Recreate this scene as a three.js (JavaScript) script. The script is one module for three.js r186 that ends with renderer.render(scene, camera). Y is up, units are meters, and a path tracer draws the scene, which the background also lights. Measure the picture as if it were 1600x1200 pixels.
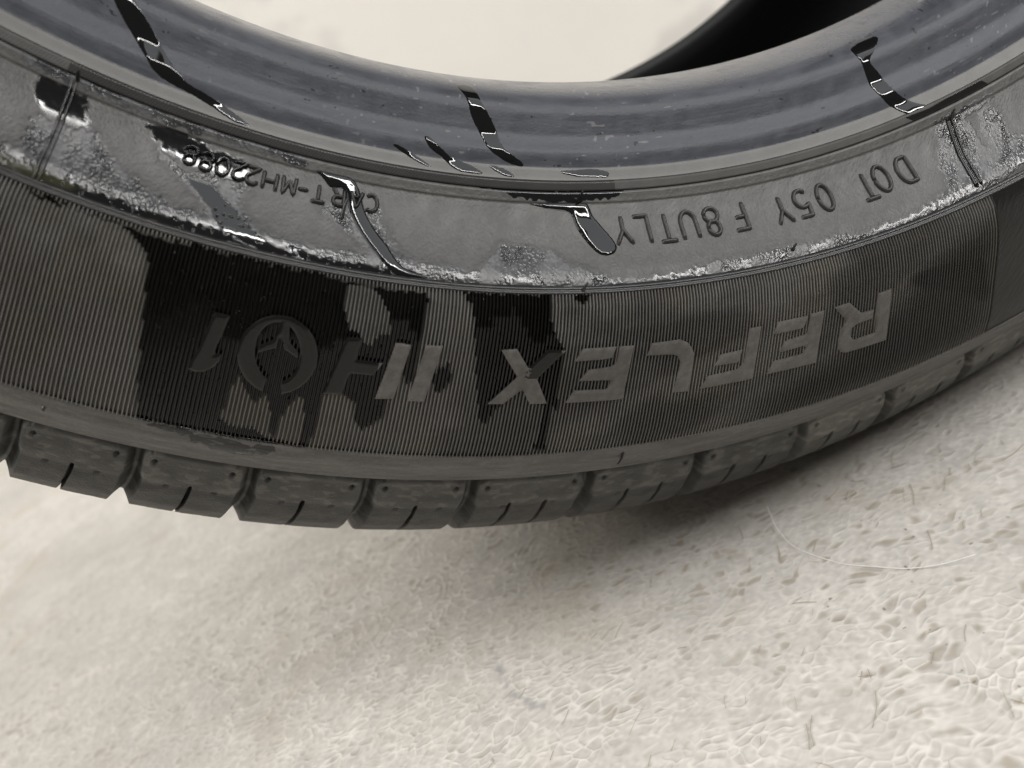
import * as THREE from 'three';
import { mergeGeometries, toCreasedNormals } from 'three/addons/utils/BufferGeometryUtils.js';
import { RectAreaLightUniformsLib } from 'three/addons/lights/RectAreaLightUniformsLib.js';

// ---------------------------------------------------------------- camera, lamps, exposure
RectAreaLightUniformsLib.init();
const scene = new THREE.Scene();
scene.background = new THREE.Color().setRGB(0.165, 0.157, 0.146);      // the dim rest of the hall
const camera = new THREE.PerspectiveCamera(47.273, 4 / 3, 0.01, 30);
camera.position.set(-0.15859, 0.14568, 0.28261);
camera.up.set(0.502165, 0.831989, -0.23585);
camera.lookAt(-0.15859 + 0.115641, 0.14568 - 0.334888, 0.28261 - 0.935135);
camera.focus = 0.19;
camera.userData.fStop = 14;
const renderer = new THREE.WebGLRenderer({ antialias: true });
renderer.setSize(1024, 768);
renderer.toneMapping = THREE.LinearToneMapping;
renderer.toneMappingExposure = 0.9;
renderer.shadowMap.enabled = true;

function tag(o, label, category, group, kind) {
  if (label) o.userData.label = label;
  if (category) o.userData.category = category;
  if (group) o.userData.group = group;
  if (kind) o.userData.kind = kind;
  return o;
}
// a lamp: a housing with a glowing face, and an area light of the same size just in front of the face
function lamp(name, label, w, h, depth, at, to, radiance, rgb, glow) {
  const g = new THREE.Group(); g.name = name;
  g.position.set(...at); g.lookAt(...to);                            // the group's +z looks at the target
  const housing = new THREE.Mesh(new THREE.BoxGeometry(w + 0.04, h + 0.04, depth), new THREE.MeshStandardMaterial({ color: new THREE.Color().setRGB(0.6, 0.6, 0.58), roughness: 0.6 }));
  housing.name = 'housing'; housing.position.z = -depth / 2 - 0.012; g.add(housing);
  const face = new THREE.Mesh(new THREE.BoxGeometry(w, h, 0.008), new THREE.MeshStandardMaterial({ color: 0x222222, emissive: new THREE.Color().setRGB(...rgb), emissiveIntensity: glow, roughness: 0.8 }));
  face.name = 'glowing_face'; face.position.z = -0.006; g.add(face);
  const l = new THREE.RectAreaLight(new THREE.Color().setRGB(...rgb), radiance, w, h);
  l.name = name + '_light'; l.position.z = 0.004; l.rotation.y = Math.PI; g.add(l);
  tag(g, label, 'lamp'); scene.add(g); return g;
}
lamp('ceiling_lamp', 'white ceiling lamp panel above and in front of the tyre', 2.6, 1.7, 0.06, [-0.8, 2.3, 0.95], [-0.25, 0, 0.1], 2.5, [0.98, 0.985, 1.0], 1);
lamp('left_lamp', 'warm white lamp panel high up to the left of the tyre', 1.5, 1.2, 0.06, [-1.95, 2.0, 0.3], [-0.4, 0, -0.1], 8, [1.0, 0.972, 0.915], 1);
lamp('daylight_panel', 'tall pale luminous panel standing off to the right of the tyre', 2.35, 1.25, 0.06, [1.85, 1.5, 0.3], [-0.1, 0.1, 0.1], 2.6, [0.95, 0.975, 1.0], 0.6);
lamp('tube_lamp', 'narrow white tube lamp standing at the edge of the luminous panel', 0.07, 1.15, 0.05, [1.34, 1.47, 1.4], [-0.1, 0.1, 0.1], 95, [1.0, 0.985, 0.96], 6);

// ---------------------------------------------------------------- helpers
const PHI = 43.5, RT = 321.3, D2R = Math.PI / 180;                   // tyre numbers are in millimetres and degrees round the axle
function rng(seed) { let s = seed >>> 0; return () => { s = (s + 0x6D2B79F5) >>> 0; let t = s; t = Math.imul(t ^ (t >>> 15), t | 1); t ^= t + Math.imul(t ^ (t >>> 7), t | 61); return ((t ^ (t >>> 14)) >>> 0) / 4294967296; }; }
const clamp = (x, a, b) => (x < a ? a : x > b ? b : x);
const sst = (a, b, x) => { const t = clamp((x - a) / (b - a), 0, 1); return t * t * (3 - 2 * t); };
const mixf = (a, b, t) => a + (b - a) * t;
const NL = 256, LAT = (() => { const r = rng(77), a = new Float32Array(NL * NL); for (let i = 0; i < a.length; i++) a[i] = r(); return a; })();
function vn(x, y) {                                                   // smooth value noise, 0..1
  const xi = Math.floor(x), yi = Math.floor(y); let fx = x - xi, fy = y - yi;
  fx = fx * fx * (3 - 2 * fx); fy = fy * fy * (3 - 2 * fy);
  const x0 = xi & 255, x1 = (xi + 1) & 255, y0 = (yi & 255) << 8, y1 = ((yi + 1) & 255) << 8;
  const a = LAT[y0 + x0], b = LAT[y0 + x1], c = LAT[y1 + x0], d = LAT[y1 + x1];
  return a + (b - a) * fx + (c - a) * fy + (a - b - c + d) * fx * fy;
}
const fbm = (x, y, o = 4) => { let s = 0, a = 0.5, n = 0; for (let i = 0; i < o; i++) { s += a * vn(x, y); n += a; x = x * 2.03 + 17.3; y = y * 2.01 + 5.7; a *= 0.5; } return s / n; };
const hash = (k, j = 0) => LAT[((k * 73 + j * 151 + 11) & 255) * 256 + ((k * 37 + j * 91 + (k >> 8)) & 255)];

// front profile: radius -> height along the axle
const MAIN = (() => { const o = []; let z = 104.2; for (let r = 230; r <= 246.01; r += 0.5) { o.push([r, z]); z += 0.5 * (r < 242 ? 0.5 + 0.28 * (r - 230) / 12 : 0.78 - 0.33 * (r - 242) / 4); } return o; })();
const PROF = [[203, 73.5], [203.5, 77], [204.3, 82], [205.4, 87], [206.6, 91], [208, 94.2], [209.6, 96.2], [211.5, 97.2], [214, 97.7], [216.2, 98.2], [217.8, 99.2], [219.3, 100.3], [220.6, 100.7], [222.5, 100.8], [225.2, 102.5], [227.4, 103.2], [229.7, 103.95],
  ...MAIN, [247.1, 114.9], [248, 115.37], [250, 115.83], [255, 115.63], [260, 114.29], [265, 112.51], [270, 110.68], [275, 108.89], [280, 106.9], [285, 104.17], [288, 102.2], [291, 99.2], [294.3, 94], [296.5, 92.2], [301, 90.2], [306, 87], [310, 83.4], [312.7, 79.5], [314.5, 75.5], [316.3, 70], [318.3, 60], [319.8, 45], [320.8, 20], [321.3, -3.75]];
function zAt(r) { let i = 0; while (i < PROF.length - 2 && PROF[i + 1][0] < r) i++; const [a, za] = PROF[i], [b, zb] = PROF[i + 1]; return za + (zb - za) * (r - a) / (b - a); }
const zS = (r) => 0.25 * (zAt(r - 0.5) + 2 * zAt(r) + zAt(r + 0.5));  // a little smoothed
function nrm(r) { const d = 0.6, s = (zS(r + d) - zS(r - d)) / (2 * d), l = Math.hypot(1, s); return [-s / l, 1 / l]; }   // (radial, axial)
// a point h mm above the front surface at (degrees, radius)
function onTyre(deg, r, h = 0) { const n = nrm(r); return place(deg, r + h * n[0], zS(r) + h * n[1]); }
function place(deg, r, z) {                                           // the tyre sinks a little where it stands
  const a = (deg - PHI) * D2R, y = RT - r * Math.cos(a) - 5; return [r * Math.sin(a) / 1000, (0.5 * (y + Math.sqrt(y * y + 144)) - 3.5) / 1000, z / 1000];
}
const U0 = -12.5, UW = 60, V0 = 203, VW = 94;
// beyond the sector with the marks, the rubber repeats a plain dry strip
const uvAt = (deg, r) => { const q = deg > 47.5 || deg < -12.5 ? -12.45 + 2.6 * Math.abs((((deg + 12.5) / 29.85) % 2 + 3) % 2 - 1) : deg; return [(q - U0) / UW, (r - V0) / VW]; };
// grid of points -> geometry; fn(i, j) gives [x, y, z], uv(i, j) gives [u, v]
function sheet(n, m, fn, uv, flip = false) {
  const P = new Float32Array(n * m * 3), T = new Float32Array(n * m * 2), I = [];
  for (let i = 0; i < n; i++) for (let j = 0; j < m; j++) { const k = i * m + j; P.set(fn(i, j), k * 3); T.set(uv ? uv(i, j) : [i / n, j / m], k * 2); }
  for (let i = 0; i < n - 1; i++) for (let j = 0; j < m - 1; j++) { const a = i * m + j, b = a + m; if (flip) I.push(a, a + 1, b, b, a + 1, b + 1); else I.push(a, b, a + 1, b, b + 1, a + 1); }
  const g = new THREE.BufferGeometry();
  g.setAttribute('position', new THREE.BufferAttribute(P, 3)); g.setAttribute('uv', new THREE.BufferAttribute(T, 2)); g.setIndex(I); g.computeVertexNormals(); return g;
}
const THETA = (() => { const o = []; let d = -24; while (d < 62) { o.push(d); d += 0.25; } while (d < 336) { o.push(d); d += 2; } o.push(336); return o; })();
// surface of revolution through [r, z] points
function turned(pts, theta = THETA) {
  const g = sheet(theta.length, pts.length, (i, j) => place(theta[i], pts[j][0], pts[j][1]), (i, j) => uvAt(theta[i], pts[j][0]));
  const nm = g.attributes.normal, m = pts.length, last = theta.length - 1;   // close the seam
  for (let j = 0; j < m; j++) { const a = j, b = last * m + j, v = new THREE.Vector3(nm.getX(a) + nm.getX(b), nm.getY(a) + nm.getY(b), nm.getZ(a) + nm.getZ(b)).normalize(); nm.setXYZ(a, v.x, v.y, v.z); nm.setXYZ(b, v.x, v.y, v.z); }
  return g;
}
const front = (r0, r1, step = 0.4) => { const o = [], n = Math.max(1, Math.round((r1 - r0) / step)); for (let k = 0; k <= n; k++) { const r = r0 + (r1 - r0) * k / n; o.push([r, zS(r)]); } return o; };
const used = {};
function add(name, geo, mat, parent, label) {
  const m = new THREE.Mesh(geo, mat), k = used[name] = (used[name] ?? -1) + 1;
  m.name = k ? name + '_' + String(k).padStart(3, '0') : name; m.castShadow = m.receiveShadow = true;
  if (label) m.userData.label = label;
  parent.add(m); return m;
}
function dataTex(w, h, arr, srgb = false) {
  const t = new THREE.DataTexture(arr, w, h, THREE.RGBAFormat); t.magFilter = THREE.LinearFilter; t.minFilter = THREE.LinearFilter;
  if (srgb) t.colorSpace = THREE.SRGBColorSpace; t.needsUpdate = true; return t;
}
const toS = (c) => Math.round(255 * (c <= 0.0031308 ? 12.92 * c : 1.055 * Math.pow(clamp(c, 0, 1), 1 / 2.4) - 0.055));
// outlines measured on the tyre, each point as [degrees round the axle, radius in millimetres]
const LET = {
  numeral: [[-0.55,258.9],[0.07,258.9],[-0.05,262.3],[-0.19,265.9],[-0.20,267.2],[0.07,266.9],[0.05,268.3],[-0.14,270.0],[-0.44,271.3],[-0.77,271.7],[-1.04,271.4],[-1.01,269.4],[-0.82,266.3],[-0.62,260.2]],
  emblem_ring: [[1.94,273.1],[1.57,272.4],[1.24,271.3],[0.97,269.8],[0.77,268.1],[0.65,266.2],[0.63,264.2],[0.69,262.2],[0.85,260.5],[1.08,259.0],[1.38,257.8],[1.74,257.0],[2.12,256.7],[2.52,256.8],[2.89,257.5],[3.23,258.5],[3.51,259.9],[3.71,261.7],[3.83,263.6],[3.85,265.7],[3.77,267.7],[3.61,269.5],[3.36,271.1],[3.05,272.3],[2.69,273.1],[2.60,270.3],[2.78,269.7],[2.93,268.8],[3.05,267.6],[3.11,266.3],[3.13,264.8],[3.09,263.4],[3.01,262.0],[2.88,260.7],[2.71,259.6],[2.52,258.8],[2.30,258.4],[2.09,258.2],[1.88,258.3],[1.68,258.8],[1.52,259.5],[1.40,260.5],[1.31,261.8],[1.28,263.1],[1.30,264.6],[1.36,266.0],[1.47,267.3],[1.62,268.5],[1.80,269.5],[2.00,270.2]],
  emblem_star: [[2.04,257.1],[2.40,256.9],[2.57,261.7],[3.02,263.6],[3.03,264.8],[2.43,263.4],[2.25,260.8],[2.14,261.0],[2.12,263.4],[1.46,265.0],[1.43,263.5],[1.96,261.7],[2.06,259.1]],
  letter_h: [[4.84,258.9],[5.52,258.7],[5.40,263.3],[6.57,263.4],[6.28,266.3],[5.27,266.4],[5.09,271.3],[4.33,271.6]],
  bar_a: [[6.94,258.8],[7.64,258.9],[7.32,271.1],[6.52,271.5]],
  bar_b: [[8.27,258.8],[9.02,258.7],[8.66,271.3],[7.91,271.4]],
  letter_x: [[11.69,258.9],[12.42,258.6],[13.09,262.9],[13.87,258.8],[14.74,259.2],[13.60,265.5],[14.27,271.5],[13.46,271.5],[12.99,267.9],[12.21,271.4],[11.49,271.4],[12.64,264.9]],
  letter_e2_arm: [[15.56,258.9],[17.22,258.9],[17.07,261.4],[16.71,261.6],[15.27,261.7]],
  letter_e2: [[17.36,258.9],[18.08,259.0],[17.93,271.8],[15.13,271.6],[15.46,268.7],[17.07,268.9],[17.21,266.7],[15.63,266.4],[15.98,263.9],[17.07,263.5],[17.31,262.9]],
  letter_l: [[18.99,258.9],[20.44,258.8],[20.85,259.8],[21.12,261.3],[21.27,262.8],[21.24,272.1],[20.46,271.8],[20.61,264.3],[20.44,262.7],[20.15,262.1],[18.80,261.6]],
  letter_f: [[24.06,259.0],[24.71,259.1],[24.65,272.2],[21.85,272.0],[22.19,269.1],[23.72,268.8],[24.00,267.6]],
  letter_f_arm: [[22.70,264.1],[23.85,264.0],[23.70,267.0],[22.43,266.7]],
  letter_e1_arm: [[25.64,259.0],[27.30,259.3],[27.12,262.1],[25.43,261.8]],
  letter_e1: [[27.42,259.1],[28.20,259.1],[28.09,272.4],[25.36,271.9],[25.68,268.9],[27.24,268.9],[27.43,266.8],[25.91,266.9],[26.11,264.3],[27.34,263.9]],
  letter_r: [[31.26,259.1],[32.05,259.1],[32.10,272.7],[29.77,272.3],[29.45,271.5],[29.24,270.1],[29.22,267.9],[29.32,265.3],[29.56,263.4],[28.77,259.1],[29.62,259.0],[30.40,262.7],[31.14,263.0],[31.07,265.2],[30.17,265.3],[29.92,266.2],[29.90,267.9],[30.12,269.4],[31.36,269.4]],
};
const WET = {
  spk: [[-11.19,247.6],[-10.17,243.4],[-9.22,242.5],[-9.26,239.8],[-9.36,236.3],[-8.99,236.1],[-8.22,236.5],[-7.05,234.9],[-6.37,236.8],[-6.11,238.2],[-5.41,239.8],[-4.52,240.9],[-3.71,241.8],[-3.21,242.8],[-3.45,243.0],[-2.45,242.5],[-1.91,242.3],[-2.18,240.2],[-3.10,237.9],[-3.64,236.8],[-4.64,234.7],[-4.24,234.0],[-3.47,235.7],[-3.02,236.4],[-2.09,234.9],[-1.12,235.6],[0.07,235.4],[-0.63,237.2],[-0.69,238.4],[-0.24,240.6],[0.36,242.4],[1.24,243.3],[2.07,243.1],[1.50,243.0],[3.02,243.5],[4.13,242.9],[5.20,243.0],[5.05,241.7],[4.45,239.4],[3.59,237.9],[2.76,235.8],[3.33,234.2],[3.94,235.7],[4.99,235.2],[5.82,233.4],[5.64,235.8],[6.11,238.9],[6.48,240.8],[7.26,242.9],[8.23,243.2],[8.19,243.0],[9.24,243.4],[10.23,243.9],[11.17,240.6],[11.84,237.9],[12.28,238.7],[12.91,238.0],[13.61,239.7],[14.24,239.3],[14.82,241.6],[15.92,243.1],[16.71,244.0],[17.20,245.0],[18.44,245.0],[20.53,244.6],[21.72,244.0],[22.74,243.6],[23.65,243.5],[25.50,243.6],[26.20,243.5],[27.12,243.1],[27.87,244.1],[29.65,243.9],[30.45,244.7],[31.24,245.0],[32.64,244.8],[34.51,244.6],[35.63,243.6],[36.93,242.8],[37.06,241.3],[37.10,238.2],[37.76,234.3],[38.29,230.8],[39.16,230.0],[40.17,230.3],[40.22,233.3],[40.14,237.3],[40.25,240.4],[40.50,236.1],[40.94,231.3],[42.07,231.5],[42.04,235.3],[41.80,238.2],[42.31,240.4],[43.63,240.1],[41.81,244.6],[38.52,247.0],[38.03,246.4],[29.70,247.4],[25.65,246.5],[20.70,247.0],[15.86,247.1],[12.88,247.2],[8.35,247.0],[4.04,246.7],[0.60,246.0],[-3.78,246.3],[-8.05,246.4],[-9.43,247.0]],
  p1: [[-10.04,230.2],[-9.20,229.9],[-8.08,229.6],[-7.61,232.5],[-7.06,235.4],[-7.72,235.6],[-8.20,236.2],[-9.02,235.9],[-9.63,233.7]],
  p2: [[-5.68,230.1],[-4.73,229.7],[-3.89,229.4],[-3.42,229.4],[-2.94,230.4],[-1.81,231.1],[-1.01,230.9],[-0.54,231.8],[-0.50,234.8],[-1.19,235.7],[-2.09,234.9],[-2.92,235.2],[-3.56,234.4],[-4.24,234.0],[-4.85,232.2]],
  s6: [[-3.06,236.8],[-1.97,236.7],[-1.48,238.3],[-0.72,240.1],[0.11,242.4],[0.63,243.9],[1.05,244.7],[2.63,245.9],[0.74,246.2],[-0.90,244.6],[-1.15,243.5],[-1.73,241.3],[-2.15,239.7],[-2.70,238.2]],
  ridgeL: [[-8.94,245.9],[-8.29,245.5],[-8.08,244.5],[-7.68,244.6],[-6.73,245.0],[-5.73,244.7],[-4.70,244.4],[-4.78,245.0],[-3.74,244.8],[-2.85,244.6],[-1.84,244.4],[-0.89,244.8],[0.74,246.2],[2.58,246.4],[1.56,244.3],[3.52,245.0],[5.51,244.9],[6.86,245.2],[8.17,245.8],[8.11,246.8],[4.04,246.7],[0.60,246.0],[-3.78,246.3],[-8.05,246.4],[-9.01,246.6]],
  bandfilm: [[10.43,227.2],[11.71,228.0],[13.29,229.5],[15.74,229.9],[16.41,229.6],[16.46,229.0],[18.16,228.9],[18.67,227.5],[17.91,226.9],[14.52,227.2],[10.91,226.8]],
  bandspk: [[-10.86,228.0],[-10.18,226.7],[-8.76,226.9],[-7.30,227.2],[-5.71,227.3],[-4.04,228.0],[-4.02,227.7],[-2.34,227.2],[-0.97,226.9],[1.90,227.3],[1.82,228.2],[2.29,229.2],[0.16,229.2],[1.96,228.7],[-0.15,229.0],[-2.24,228.8],[-3.96,229.3],[-5.55,229.3],[-5.92,229.4],[-7.26,228.9],[-8.63,229.3],[-9.76,229.3],[-10.69,229.3]],
  bandspkR: [[38.29,229.3],[39.36,229.2],[41.07,229.3],[42.38,229.3],[42.37,230.6],[40.78,231.0],[39.77,230.7],[38.96,231.1],[38.29,230.8]],
  hatchwet: [[36.70,225.8],[37.30,227.8],[39.47,228.7],[42.71,228.2],[42.21,225.7],[39.90,225.7],[38.35,226.1]],
  ribA: [[-8.42,247.7],[-3.51,248.7],[0.68,247.7],[2.44,248.0],[4.93,248.4],[8.13,249.0],[8.02,253.5],[7.97,259.5],[7.99,267.3],[7.73,267.8],[7.52,264.6],[7.03,267.7],[7.05,275.9],[6.56,277.4],[6.29,278.9],[5.90,277.3],[5.79,272.8],[5.25,271.2],[4.32,271.5],[4.29,281.5],[4.11,285.0],[2.61,285.4],[0.05,284.8],[-2.48,285.0],[-2.72,276.9],[-2.91,269.7],[-3.19,260.1],[-3.40,253.0],[-3.76,250.5],[-4.90,248.2],[-6.50,248.0],[-7.39,248.7]],
  dry1: [[4.42,250.0],[4.58,248.9],[5.16,248.6],[5.69,248.9],[6.14,250.9],[6.55,253.3],[6.62,257.2],[6.18,257.5],[5.96,260.1],[5.62,259.7],[5.35,257.7],[4.89,257.4],[4.55,253.4],[4.43,252.6]],
  dry2: [[0.88,270.5],[1.19,272.5],[1.69,276.1],[2.13,273.6],[2.47,277.8],[2.65,284.3],[1.91,282.0],[0.97,282.2],[0.59,280.7],[0.64,275.1]],
  dry3: [[3.54,272.4],[3.92,279.1],[3.82,284.9],[2.77,284.2],[2.83,279.2],[3.11,275.5]],
  ribB: [[9.67,247.9],[13.87,247.8],[13.91,252.3],[14.01,255.4],[14.37,257.7],[14.63,259.1],[14.64,263.5],[14.69,269.2],[14.92,274.1],[14.60,272.9],[14.45,274.7],[14.64,284.3],[14.03,284.1],[14.17,280.8],[14.22,274.3],[13.98,271.3],[12.95,267.9],[12.18,271.5],[11.59,276.2],[11.30,275.9],[10.91,267.6],[10.42,256.7],[10.23,250.9]],
  ribC: [[9.02,263.3],[9.40,262.5],[9.69,265.1],[9.49,268.6],[9.02,268.4],[8.85,265.7]],
  ribD: [[14.97,247.8],[15.79,247.9],[15.47,249.8],[15.18,249.0]],
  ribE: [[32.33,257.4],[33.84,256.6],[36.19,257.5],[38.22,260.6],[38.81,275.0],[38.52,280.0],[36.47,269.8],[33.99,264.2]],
  lipwet: [[-2.48,285.0],[-0.42,285.5],[2.12,286.2],[3.15,286.1],[2.24,289.5],[1.48,289.8],[0.43,288.7],[-0.87,286.8]],
};
const STREAK = {
  s1: [[-9.12,210.5],[-8.58,212.0],[-7.88,214.4],[-6.51,218.7],[-5.68,221.3],[-4.90,222.2],[-3.87,222.7],[-2.57,223.9],[-1.66,224.9],[-0.91,224.7],[-1.91,223.0],[-3.23,221.5],[-3.99,221.0],[-4.70,219.7],[-5.55,217.1],[-6.63,213.4],[-7.71,210.2],[-8.28,208.5]],
  s2: [[9.53,207.1],[9.92,209.8],[10.19,213.1],[10.69,216.4],[11.13,219.4],[11.75,221.1],[12.37,222.2],[13.08,222.7],[13.19,222.6],[13.08,221.7],[12.39,220.0],[11.98,218.6],[11.75,216.0],[11.29,212.7],[10.81,209.9],[10.44,206.5]],
  s2b: [[6.02,221.5],[6.60,222.7],[7.28,223.9],[7.88,224.6],[8.15,224.6],[7.61,223.2],[6.92,222.1],[6.21,221.1]],
  s2c: [[7.66,218.7],[7.93,220.7],[8.62,222.3],[9.14,223.9],[9.71,224.8],[10.92,224.6],[10.18,223.0],[9.13,221.9],[8.57,220.3],[7.87,218.5]],
  s2d: [[11.16,222.8],[11.56,224.0],[12.07,224.8],[12.63,224.9],[12.44,224.0],[11.93,223.1]],
  s2e: [[15.12,223.4],[16.10,222.9],[17.22,222.8],[18.03,223.7],[17.86,224.6],[17.11,224.7],[15.66,224.2]],
  s3: [[35.63,208.1],[36.67,207.0],[37.93,207.5],[36.74,210.2],[36.25,211.6],[36.57,214.6],[36.74,216.9],[36.95,219.8],[37.25,221.5],[38.37,225.1],[39.59,226.5],[41.58,225.7],[42.57,226.7],[41.31,226.6],[39.48,227.4],[37.90,226.4],[37.17,226.1],[36.75,224.7],[36.04,221.2],[35.67,217.5],[35.62,214.6],[35.64,211.4]],
  s4: [[13.30,230.1],[15.42,229.7],[16.51,230.0],[16.75,232.6],[17.39,236.2],[17.70,238.8],[17.37,240.2],[16.69,240.1],[16.14,237.7],[15.71,234.7],[15.48,231.7],[14.21,230.9]],
  s5: [[2.30,229.3],[3.23,229.3],[4.11,229.3],[4.52,230.7],[4.99,235.2],[5.39,237.7],[6.06,240.5],[6.71,243.7],[7.27,244.8],[8.10,245.7],[6.53,245.7],[5.82,243.4],[5.02,240.1],[4.47,237.2],[4.22,235.5],[3.83,231.8],[3.26,232.0],[2.69,230.2]],
};
const POS = {
  whisk: [[-8.48,228.1],[3.93,237.3],[16.04,229.6],[26.97,244.3],[15.47,247.2],[18.58,286.8],[-5.82,287.7],[39.34,230.5]],
  seamL: [[-8.57,228.3],[-8.34,237.4],[-8.17,246.4]],
  seamR: [[39.13,230.2],[38.52,237.7],[38.21,244.8]],
  dot: [[35.11,236.1],[33.66,236.0],[32.63,236.5],[30.03,236.0],[28.63,236.0],[27.38,236.3],[24.87,235.7],[23.28,235.8],[21.91,235.8],[20.63,235.8],[19.30,235.7],[18.21,235.6]],
  cart: [[-3.10,233.3],[-2.38,233.5],[-1.66,233.5],[-0.92,233.4],[-0.31,233.5],[0.48,233.6],[1.36,233.5],[2.02,233.6],[2.74,233.7],[3.67,233.5],[4.53,233.4],[5.27,233.5]],
  ribend: [[38.37,261.7],[38.79,282.7]],
  left: [[-9.27,248.0],[-7.42,285.3],[46.17,222.4],[40.74,247.2],[40.77,282.0]],
};
const FIBRE = [[-85.5,78.1],[-88.6,86.8],[-90.0,96.6],[-88.8,104.9],[-85.9,113.0],[-81.9,120.0],[-77.4,125.9],[-72.3,130.6],[-65.8,135.3]];
const SMUDGE = [[-172.3,60.8],[-173.1,69.5],[-173.6,77.7],[-172.9,85.4],[-169.0,94.4],[-165.6,99.0]];
// ---------------------------------------------------------------- wetness and painted shade masks, and the rubber's colour, gloss and fine relief
const TW = 2048, TH = 1024;
function mask(polys, blur = 0) {                                      // filled outlines in (degree, radius) -> 0..1
  const c = document.createElement('canvas'); c.width = TW; c.height = TH; const x = c.getContext('2d');
  x.fillStyle = '#000'; x.fillRect(0, 0, TW, TH); x.fillStyle = '#fff';
  for (const p of polys) { x.beginPath(); p.forEach(([d, r], k) => { const u = (d - U0) / UW * TW, v = (r - V0) / VW * TH; k ? x.lineTo(u, v) : x.moveTo(u, v); }); x.closePath(); x.fill(); }
  const d = x.getImageData(0, 0, TW, TH).data, o = new Float32Array(TW * TH); for (let i = 0; i < o.length; i++) o[i] = d[i * 4] / 255;
  return blur ? soften(o, blur) : o;
}
function soften(a, r) {                                               // two box passes
  let s = a;
  for (let pass = 0; pass < 2; pass++) {
    const t = new Float32Array(TW * TH), o = new Float32Array(TW * TH), n = 2 * r + 1;
    for (let y = 0; y < TH; y++) { let q = 0; const b = y * TW; for (let k = -r; k <= r; k++) q += s[b + clamp(k, 0, TW - 1)]; for (let x = 0; x < TW; x++) { t[b + x] = q / n; q += s[b + Math.min(x + r + 1, TW - 1)] - s[b + Math.max(x - r, 0)]; } }
    for (let x = 0; x < TW; x++) { let q = 0; for (let k = -r; k <= r; k++) q += t[clamp(k, 0, TH - 1) * TW + x]; for (let y = 0; y < TH; y++) { o[y * TW + x] = q / n; q += t[Math.min(y + r + 1, TH - 1) * TW + x] - t[Math.max(y - r, 0) * TW + x]; } }
    s = o;
  }
  return s;
}
const at = (m, u, v) => m[clamp(Math.round(v), 0, TH - 1) * TW + clamp(Math.round(u), 0, TW - 1)];
const PITCH = 0.1667;                                                 // degrees from rib to rib
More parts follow.
